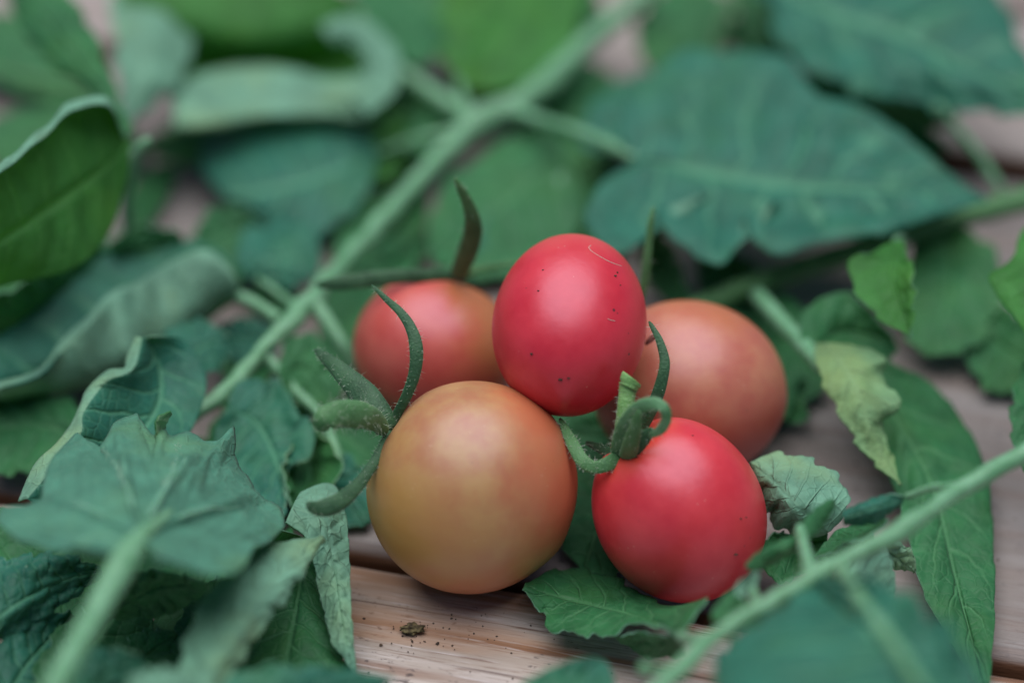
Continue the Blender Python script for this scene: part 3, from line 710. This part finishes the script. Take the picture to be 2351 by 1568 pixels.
leaflet(VF, ["300,1560,8 275,1490,8 330,1445,8 400,1450,6", "310,1580,8 340,1500,7 405,1455,6", "330,1600,8 400,1560,6 420,1500,5 410,1460,5"], TOP, PALE, N=4)
leaflet(VF, ["150,1600,26 170,1530,27 230,1490,27 320,1500,25", "170,1620,24 240,1550,24 325,1505,24", "200,1640,20 300,1600,20 330,1540,22 330,1510,23"], BLUE, PALE, N=4)
leaflet(VF, ["470,1660,30 500,1580,31 600,1535,31 760,1540,29 900,1555,27", "500,1680,28 650,1600,29 905,1560,27", "540,1700,25 750,1640,26 905,1566,26"], BLUE, PALE)
leaflet(VF, ["250,1660,38 300,1560,38 380,1535,37 450,1560,35", "280,1670,36 350,1610,36 455,1565,35", "330,1680,33 420,1640,33 460,1572,34"], PALE, TOP, N=5)

leaflet(VF, ["60,1640,8 100,1500,9 190,1400,10 290,1350,10", "100,1660,6 200,1500,7 300,1360,8", "150,1680,4 300,1560,4 350,1450,5 320,1370,6"], TOP, PALE)
leaflet(VF, ["-60,1640,10 -40,1520,11 60,1430,11 160,1400,10", "-20,1660,8 60,1530,8 165,1410,8", "20,1680,5 140,1600,5 190,1500,6 175,1415,7"], BLUE, PALE)
leaflet(VF, ["420,1620,5 400,1500,6 430,1380,7 500,1320,7", "450,1640,4 470,1480,5 510,1325,6", "520,1640,3 580,1500,3 560,1390,4 520,1330,5"], TOP, PALE)
leaflet(VF, ["240,1400,18 280,1330,21 380,1310,22 470,1335,21", "250,1410,16 350,1350,18 475,1345,19", "270,1425,13 350,1410,12 430,1390,14 478,1352,18"], TOP, PALE)  # added leaflet, keeps the sun off the hollow under the broad leaflet
# leaves lying flat on the boards under the heap
VB = thing("tomato_leaf", "dark leaf lying low in shade along the left side below the curled leaflets", "tomato leaf", H(250, 1010, 0), "cut tomato leaves on the boards")
tube("petiole", "470,1010,3 380,1030,4 250,1040,5 100,1060,5 -60,1090,5", [9, 10, 11, 11, 11], STEMD, VB)
leaflet(VB, ["250,1030,6 180,930,9 80,900,10 -60,905,10", "255,1040,6 120,980,8 -60,985,8", "250,1050,6 150,1080,6 40,1090,6 -60,1080,6"], TOP, PALE)
leaflet(VB, ["470,1010,4 520,930,3 600,900,3 700,960,3", "470,1020,4 560,1010,3 690,1050,3", "470,1030,4 520,1120,3 600,1180,3 690,1140,3"], TOP, PALE)
leaflet(VB, ["480,640,4 380,560,5 300,540,6 180,560,6", "470,660,4 350,640,4 180,660,5", "460,690,3 350,760,3 200,800,3 100,760,4"], TOP, PALE)
leaflet(VB, ["250,1060,5 180,1150,6 80,1180,8 -40,1170,8", "255,1070,4 170,1240,4 0,1330,4", "300,1080,3 350,1260,3 250,1430,3 60,1530,3"], TOP, PALE)
leaflet(VB, ["420,1080,3 520,1100,3 640,1200,3 700,1300,3", "380,1120,3 480,1250,3 600,1450,3", "330,1160,3 330,1350,3 400,1500,3 560,1560,3"], TOP, PALE)
leaflet(VB, ["660,930,3 740,960,3 800,1040,3 800,1120,3", "640,980,3 720,1040,3 795,1130,3", "640,1030,3 660,1130,3 720,1180,3 790,1150,3"], TOP, PALE)
leaflet(VB, ["740,700,4 800,680,4 850,720,4 850,800,3", "735,720,3 790,760,3 845,810,3", "730,750,3 750,820,2 800,860,2 845,830,2"], TOP, PALE, N=4)

# ------------------------------------------------------------------ right side
VG = thing("tomato_vine", "darker thick stem crossing behind the back right tomato towards the right edge", "tomato vine", H(1700, 680, 0), GV)
tube("stem", "1560,730,10 1640,690,11 1800,630,12 2000,565,14 2200,500,16 2420,440,18", [24, 25, 26, 27, 27, 28], STEMD, VG, 16, 60)
tube("petiole", "1735,672,12 1800,745,17 1860,810,20 1890,850,21", [20, 20, 20, 15], STEM, VG)
tube("petiole", "2075,545,15 2065,550,24 2055,556,33", [10, 9, 8], STEM, VG)
leaflet(VG, ["2058,552,36 2000,578,38 1952,600,37 1958,655,35 2020,730,33 2092,775,31", "2062,552,36 2050,640,36 2094,775,31", "2070,552,36 2088,600,38 2100,660,37 2092,775,31"], FRESH_BACKLIT, PALE, N=5, nu=44, pucker=.3, wave=.4, label="small heart-shaped fresh green leaflet")
leaflet(VG, ["2150,520,13 2110,560,13 2075,650,11 2080,760,8 2120,815,6", "2170,520,13 2180,660,11 2130,815,6", "2200,515,14 2280,580,13 2295,690,10 2240,790,7 2135,818,6"], TOP, PALE, N=5)
leaflet(VG, ["2400,470,38 2345,535,39 2325,590,39 2272,632,38 2300,690,36 2335,735,35 2370,790,34", "2430,500,38 2390,640,38 2375,790,34", "2460,520,37 2450,650,36 2380,795,34"], FRESH_BACKLIT, PALE, nu=60, N=5, teeth=(6, 5), label="fresh green leaflet cut off by the right edge")
leaflet(VG, ["1590,690,8 1560,600,12 1530,540,16 1500,500,19", "1570,700,6 1520,610,10 1498,503,19", "1540,700,5 1480,640,8 1470,560,14 1495,505,19"], TOP, PALE, N=4)
leaflet(VG, ["1620,680,7 1700,730,8 1800,850,6 1860,960,4", "1600,700,5 1700,820,4 1850,965,4", "1600,740,4 1700,920,3 1780,960,3 1845,970,4"], TOP, PALE)
leaflet(VG, ["1840,820,20 1842,720,22 1930,672,23 1985,700,22 2050,770,18", "1855,825,20 1930,760,18 2055,785,16", "1870,830,19 1960,830,14 2030,830,13 2062,800,14"], TOP, PALE, N=5, nu=44, teeth=(5, 6))
leaflet(VG, ["2010,800,15 2045,830,15 2140,880,10 2205,965,7 2258,1075,6 2278,1200,5 2284,1390,5 2270,1600,4",
             "1980,830,14 2060,960,11 2140,1120,8 2190,1300,6 2268,1600,4",
             "1930,860,13 1990,1000,10 2050,1110,8 2085,1230,8 2112,1335,7 2165,1440,5 2266,1600,4"],
        TOP, PALE, nu=90, N=9, pucker=.7, teeth=(9, 7), label="long dark green leaflet lying on the board at the right")
leaflet(VG, ["1868,790,22 1890,880,23 1940,965,20 1990,1045,16 2066,1115,12", "1900,788,24 1960,880,24 1995,970,20 2030,1040,15 2068,1115,12", "1960,792,25 2002,800,26 2038,826,26 2024,862,23 2062,930,22 2022,968,18 2040,1020,16 2070,1112,12"], YELL, TOP, N=6, nu=64, pucker=.35, wave=.7, label="yellowish pale leaflet underside with a crinkled edge")
leaflet(VG, ["2380,790,24 2345,850,24 2322,940,22 2330,1030,20 2350,1080,18", "2400,800,24 2380,940,22 2352,1085,18", "2420,800,22 2440,960,20 2356,1090,18"], TOP, PALE, N=5)

VR = thing("tomato_vine", "thin pale shoot in the right foreground with many small leaflets", "tomato vine", H(1600, 1500, 0), GV)
stR = tube("stem", "2900,830,34 2650,910,40 2420,1010,43 2340,1045,43 2230,1105,42 2130,1170,42 2050,1228,41 1950,1275,40 1850,1330,39 1740,1400,38 1640,1460,37 1560,1530,37 1480,1600,37", [22, 24, 24, 23, 20, 19, 23, 19, 21, 17, 18, 20, 18], STEM, VR, 16, 110, 1, rough=.14, wob=5)
hairs(stR, stR, 300, .7)
tube("petiole", "1862,1318,39 1852,1280,37 1840,1228,35 1835,1205,35", [17, 15, 13, 9], STEM, VR)
tube("petiole", "1620,1470,36 1575,1465,26 1545,1440,16 1510,1425,10", [16, 15, 14, 10], STEM, VR)
tube("petiole", "2200,1115,41 2140,1120,38 2080,1140,34", [10, 9, 8], STEM, VR)
tube("petiole", "1740,1400,38 1735,1380,36 1730,1350,33", [12, 11, 8], STEM, VR)
tube("petiole", "1925,1295,40 1960,1350,47 2000,1410,51 2060,1490,55 2120,1590,59", [18, 19, 18, 16, 12], STEM, VR)
leaflet(VR, ["1842,1222,34 1800,1240,33 1750,1262,32 1712,1295,31", "1845,1238,33 1800,1258,33 1755,1283,31 1714,1302,31", "1848,1255,32 1805,1275,30 1760,1302,29 1722,1312,30"], TOP, PALE, N=4, nu=32, nv=17, pucker=.2, wave=.3)
leaflet(VR, ["1830,1225,34 1850,1190,34 1885,1158,33 1912,1145,32", "1845,1230,34 1875,1192,33 1914,1150,32", "1855,1240,33 1890,1205,31 1918,1158,31"], TOP, PALE, N=4, nu=32, nv=17, pucker=.2, wave=.3)
leaflet(VR, ["2075,1138,34 2040,1135,34 1990,1148,32 1935,1172,30", "2075,1146,33 2010,1165,32 1935,1190,30", "2070,1156,32 2015,1198,29 1970,1205,28 1938,1205,28"], BLUE, PALE, N=4, nu=32, nv=17, pucker=.2, wave=.3)
leaflet(VR, ["2040,1190,28 1990,1195,24 1930,1215,20 1868,1275,17", "2030,1205,28 1960,1235,22 1870,1280,17", "2000,1225,28 1940,1258,24 1876,1285,18"], STEMD if False else TOP, PALE, N=4, nu=32, nv=17, pucker=.2)
leaflet(VR, ["1910,1215,14 1945,1165,18 1930,1105,20 1865,1058,22 1790,1043,20 1722,1060,18", "1900,1222,14 1830,1160,21 1780,1105,21 1724,1064,18", "1890,1228,12 1830,1225,12 1775,1200,12 1755,1140,15 1726,1068,17"], PALE, TOP, N=4, k=1.0, nu=56, pucker=.6, wave=.4, label="pale cupped leaflet against the front red tomato")
leaflet(VR, ["1900,1225,12 1840,1215,12 1780,1225,11 1740,1260,10", "1900,1240,10 1830,1250,8 1745,1275,8", "1900,1260,8 1850,1310,6 1790,1340,6 1750,1300,7"], TOP, PALE, N=4, nu=36)
leaflet(VR, ["1735,1395,36 1690,1360,34 1700,1335,34 1742,1312,32", "1720,1405,34 1700,1380,33 1742,1318,32", "1700,1425,32 1640,1425,30 1650,1385,31 1740,1325,31"], TOP, PALE, N=4, nu=32)
leaflet(VR, ["2010,1250,22 2030,1235,20 2085,1260,15 2102,1310,11", "2010,1262,20 2050,1275,15 2100,1312,11", "2005,1275,18 2030,1300,12 2070,1310,9 2098,1315,10"], PALE, TOP, N=4, nu=32)
leaflet(VR, ["1940,1300,24 1990,1255,22 2040,1270,20 2055,1350,16", "1935,1320,23 1990,1330,20 2050,1380,16", "1930,1340,20 1950,1400,16 2000,1430,14 2045,1400,14"], PALE, TOP, N=4, nu=36)
leaflet(VR, ["1870,1330,40 1950,1330,49 2050,1345,54 2130,1400,57 2200,1470,58 2270,1600,58", "1870,1345,40 1960,1420,49 2050,1500,54 2150,1610,57", "1850,1355,39 1760,1420,42 1690,1460,44 1650,1500,45 1640,1560,47 1680,1640,50"], BLUE, PALE, nu=90, N=8, teeth=(5, 34), pucker=1.3, wave=1.5, label="broad teal leaflet nearest the camera at the bottom right")
leaflet(VR, ["1840,1350,37 1760,1400,34 1700,1450,33 1640,1560,32", "1880,1360,36 1850,1480,33 1800,1640,32", "1930,1370,36 1990,1480,34 2020,1640,34"], TOP, PALE, N=6)
leaflet(VR, ["1570,1468,26 1520,1440,20 1460,1432,14 1400,1462,10 1330,1456,8 1258,1442,6 1252,1415,6 1235,1392,7 1200,1352,9",
             "1568,1458,26 1500,1425,14 1400,1398,7 1300,1375,5 1203,1346,9",
             "1572,1448,26 1600,1405,24 1630,1372,25 1590,1385,16 1540,1392,8 1480,1370,4 1400,1325,3 1290,1308,3 1205,1340,8"],
        TOP, PALE, N=6, nu=80, pucker=.5, wave=.4, label="jagged leaflet tucked under the front red tomato")
leaflet(VR, ["1565,1462,22 1500,1450,16 1430,1455,11 1412,1462,9", "1568,1475,20 1500,1480,12 1420,1470,8", "1570,1500,16 1545,1508,8 1490,1505,5 1425,1475,6"], TOP, PALE, N=4, nu=32)
leaflet(VR, ["1290,1620,27 1195,1580,28 1250,1538,28 1330,1512,27 1372,1508,26", "1330,1640,26 1330,1560,26 1374,1512,26", "1390,1640,24 1410,1580,24 1400,1535,25 1378,1512,25"], BLUE, PALE, N=4, nu=36, teeth=(4, 6))
leaflet(VR, ["1990,1195,24 1960,1230,17 1900,1260,11 1850,1290,8", "2000,1215,20 1950,1280,10 1880,1330,6", "2010,1240,16 1980,1330,6 1920,1370,5 1880,1345,5"], TOP, PALE, N=4, nu=36)
blob("bud", Z(1480, 1535, 392), 1.2, STEM, VR, (1, 1, 1.1), 5, lumpy=.05)
tube("petiole", "1540,1545,37 1510,1530,38 1480,1533,38", [7, 6, 6], STEM, VR, 8, 16)

VU = thing("tomato_leaf", "large teal leaf filling the upper right corner", "tomato leaf", H(2250, 320, 0), "cut tomato leaves on the boards")
tube("petiole", "2300,440,12 2250,360,18 2190,290,24 2150,240,30", [11, 11, 10, 9], STEM, VU)
leaflet(VU, ["1650,-120,36 1850,-180,38 2080,-120,38 2230,-40,36 2320,40,34 2350,120,33 2420,235,32", "1650,-100,36 1890,10,36 2050,75,34 2200,140,33 2420,240,32", "1660,-80,36 1755,0,34 1790,95,32 1880,180,30 1960,215,29 2060,225,28 2180,245,28 2300,262,28 2420,258,30"],
        BLUE, PALE, nu=100, N=8, pucker=1.5, wave=1.8, teeth=(6, 26))
leaflet(VU, ["2195,262,24 2150,225,26 2060,222,26 1995,240,24", "2195,275,22 2110,262,20 1996,250,22", "2190,292,20 2130,295,16 2050,285,17 1998,258,20"], TOP, PALE, N=4, nu=36)
VT = thing("tomato_leaf", "blurred green leaf at the top between the main stem and the teal corner leaf", "tomato leaf", H(1650, 120, 0), "cut tomato leaves on the boards")
tube("petiole", "1560,260,8 1620,160,12 1660,60,15 1690,-40,18", [11, 12, 13, 13], STEMD, VT)
leaflet(VT, ["1680,0,16 1600,-40,18 1520,-20,18 1460,60,16 1480,150,12", "1680,20,16 1580,60,15 1490,155,12", "1680,40,16 1660,120,12 1580,170,10 1500,165,11"], TOP, PALE)
leaflet(VT, ["1700,-30,17 1760,-40,20 1820,30,18 1830,130,14", "1695,-10,17 1750,60,15 1825,140,14", "1690,20,15 1710,110,12 1770,150,11 1820,150,13"], TOP, PALE)
leaflet(VT, ["1640,140,11 1560,180,12 1500,190,12", "1640,150,11 1580,220,10 1510,260,9", "1650,160,10 1650,250,7 1600,290,6 1530,290,7"], TOP, PALE, N=4)


# low leaves between the ones on top
VM = thing("tomato_leaf", "shaded leaf spread flat on the boards under the diagonal main stem", "tomato leaf", H(1000, 420, 0), "cut tomato leaves on the boards")
tube("petiole", "760,520,4 900,400,5 1040,300,6 1200,200,7", [9, 10, 11, 11], STEMD, VM)
FILL = [
 ("1030,330,6 960,200,9 880,170,10 820,220,9", "1030,340,5 930,270,7 825,235,8", "1030,350,5 950,400,4 860,380,4 820,260,7", TOP, (4, 12)),
 ("1180,260,8 1260,170,9 1360,150,10 1450,220,9", "1185,275,7 1300,280,7 1445,240,8", "1190,290,6 1260,390,5 1380,400,6 1445,260,7", TOP, (4, 14)),
 ("1230,360,5 1330,330,7 1430,420,6 1440,560,4", "1225,375,4 1300,480,4 1430,575,3", "1215,390,4 1200,520,3 1270,620,3 1420,590,3", TOP, (4, 12)),
 ("930,440,5 830,470,6 770,560,5 790,660,4", "935,455,4 880,560,4 800,670,3", "945,470,4 980,570,4 900,650,3 810,680,3", TOP, (4, 12)),
 ("700,300,6 560,240,8 430,260,8 340,330,8", "700,310,5 540,320,6 345,345,6", "700,325,5 600,400,4 480,390,4 350,360,5", TOP, (4, 12)),
 ("1300,120,14 1220,20,18 1240,-60,20", "1310,120,13 1300,20,17 1300,-70,20", "1325,120,12 1380,40,15 1350,-60,18", TOP, None),
 ("1650,60,10 1740,0,12 1800,-60,13", "1655,75,9 1760,60,10 1850,40,11", "1660,90,8 1720,140,7 1800,150,8 1850,60,10", TOP, None),
 ("2180,330,10 2050,230,14 1900,170,15 1800,190,14", "2170,345,9 2000,300,11 1805,200,13", "2160,360,8 2000,380,8 1860,320,9 1800,215,12", TOP, (4, 10)),
 ("160,600,8 80,590,9 0,620,9 -80,640,9", "160,620,7 60,650,7 -80,680,7", "160,650,5 80,740,5 -20,760,5 -80,720,6", TOP, None),
 ("560,520,8 500,500,8 430,560,8 420,620,7", "570,535,7 520,560,7 430,630,6", "590,560,6 600,620,5 540,650,5 440,640,5", TOP, None),
 ("470,760,8 560,730,9 640,760,8", "480,775,7 560,780,7 640,775,6", "490,790,6 560,840,5 620,820,5 645,790,5", BLUE, None),
 ("1610,560,9 1700,590,9 1780,650,7", "1610,580,7 1680,640,6 1780,665,5", "1600,600,6 1620,690,4 1700,720,4 1775,680,4", TOP, None),
 ("2250,700,9 2330,720,10 2420,800,10", "2245,720,7 2310,800,6 2410,860,6", "2235,740,6 2230,840,4 2290,900,3 2400,900,4", TOP, None),
 ("720,640,6 780,600,7 860,620,6", "720,655,5 790,660,4 860,630,5", "725,670,4 800,720,3 870,690,3 865,640,4", TOP, None),
 ("560,700,5 610,640,6 660,640,6", "570,710,4 630,690,4 670,650,5", "590,720,3 660,730,3 690,690,3 675,655,4", TOP, None),
 ("600,760,5 560,800,5 500,830,5", "610,770,4 580,850,4 505,845,4", "620,780,3 620,870,3 560,900,3 510,860,4", TOP, None),
 ("960,120,14 860,60,17 780,60,18 700,120,17", "965,130,13 850,130,15 705,135,15", "970,145,12 880,230,11 780,230,12 710,150,13", BLUE, None),
]
for r0, r1, r2, mt, tt in FILL: leaflet(VM, [r0, r1, r2], mt, PALE, teeth=tt)
for r0, r1, r2, mt, tt in [
 ("250,560,20 330,520,22 420,540,20", "255,575,18 330,575,17 420,560,17", "260,590,15 330,620,12 400,610,13 425,575,15", TOP, None),
 ("590,500,12 520,470,13 470,500,12 440,560,10", "600,515,10 540,530,9 450,565,8", "610,530,9 590,590,7 520,610,6 460,580,7", TOP, None),
 ("900,250,14 850,330,13 840,400,11", "915,260,12 890,350,10 850,410,9", "930,270,10 940,350,8 900,410,7 860,420,8", FRESH_BACKLIT, None),
 ("1180,470,8 1120,500,9 1080,570,8", "1190,480,7 1160,560,6 1085,600,6", "1200,490,6 1240,570,5 1180,620,5 1095,615,5", BLUE, None),
]: leaflet(VM, [r0, r1, r2], mt, PALE, teeth=tt, N=5, nu=48)
VW = thing("tomato_leaf", "dark leaf low in the upper left corner behind the standing green leaf", "tomato leaf", H(60, 200, 0), "cut tomato leaves on the boards")
tube("petiole", "300,250,5 180,210,6 60,180,7 -80,150,8", [10, 11, 12, 12], STEMD, VW)
for r0, r1, r2, mt, tt in [
 ("250,230,6 160,80,9 40,30,11 -80,40,12", "240,240,5 100,120,8 -80,80,10", "230,250,5 100,220,6 0,190,7 -80,130,9", TOP, (4, 14)),
 ("330,330,5 250,260,7 120,240,7 -20,270,7", "330,345,4 160,310,5 -30,310,5", "330,360,4 200,420,3 60,420,3 -30,360,4", TOP, (4, 12)),
 ("400,370,5 330,400,6 290,470,6 270,560,5", "405,380,4 350,460,4 280,570,3", "410,390,4 390,440,3 340,520,3 290,580,3", TOP, None)]:
    leaflet(VW, [r0, r1, r2], mt, PALE, teeth=tt)
leaflet(VB, ["700,880,5 780,900,7 860,950,6 900,1030,4", "690,900,4 760,980,4 880,1060,3", "680,930,3 690,1060,3 760,1140,2 860,1110,2"], TOP, PALE, N=5)
leaflet(VB, ["700,1010,4 800,1050,5 860,1120,4 850,1200,2", "690,1040,3 770,1120,3 840,1205,2", "690,1080,3 700,1160,2 760,1200,2 830,1210,2"], BLUE, PALE, N=5)
VS = thing("tomato_leaf", "dark leaf in shade wedged between the olive tomato and the front red tomato", "tomato leaf", H(1390, 1080, 0), "cut tomato leaves on the boards")
tube("petiole", "1400,1000,3 1370,1080,3 1340,1160,3", [8, 8, 7], STEMD, VS)
leaflet(VS, ["1420,1020,6 1330,1080,4 1290,1160,3 1290,1260,3", "1430,1030,5 1390,1160,3 1340,1310,3", "1450,1040,4 1470,1180,2 1440,1300,2 1360,1330,3"], TOP, PALE)
leaflet(VS, ["1440,980,6 1360,930,7 1280,900,8 1240,960,6", "1435,1000,4 1340,1000,4 1245,985,4", "1430,1040,3 1350,1090,2 1270,1080,2 1240,1010,3"], TOP, PALE, N=5)
leaflet(VS, ["1640,1060,5 1760,1000,6 1840,860,6 1800,760,6", "1620,1040,4 1720,920,4 1790,765,5", "1600,1020,3 1640,880,3 1700,790,4 1780,760,4"], TOP, PALE)
leaflet(VS, ["1700,700,7 1800,680,8 1880,760,7 1920,870,5", "1690,715,6 1780,790,5 1910,880,4", "1685,730,5 1720,850,4 1820,920,3 1900,890,4"], TOP, PALE, teeth=(4, 8))

# crumbs of soil on the boards
cr_ = thing("soil_crumb", "small brown crumb of dried plant and soil on the front board", "crumb", H(945, 1446, 0))
for k in range(7):
    a = k * 2.4; blob("flake", H(945 + 9 * math.cos(a), 1444 + 6 * math.sin(a), .5 + .3 * (k % 3)), .9 + .25 * (k % 3), CRUMB, cr_, (1.1, .6, .3), 20 + k, lumpy=.35)
V, F = [], []
for k in range(120):
    x, y = (rng.uniform(820, 1500), rng.uniform(1380, 1568)) if k < 80 else (rng.uniform(1900, 2340), rng.uniform(850, 1560))
    if k < 55: x, y = 1000 + rng.normal(0, 110), 1455 + rng.normal(0, 22)
    c = H(x, y, .1); r = .12 + .3 * rng.random() ** 3
    i = len(V); ang = rng.uniform(0, 6.28)
    for q in range(5):
        f = ang + q * 1.257; s = r * rng.uniform(.6, 1.3); V.append(c + np.array([s * math.cos(f), s * math.sin(f), -.15]))
    V.append(c + np.array([0, 0, r * .7]))
    for q in range(5): F.append((i + q, i + (q + 1) % 5, i + 5))
sp = mesh_obj("soil_specks", V, F, [SOIL]); sp['kind'] = 'stuff'; sp['label'] = "tiny dark specks of soil scattered on the boards"
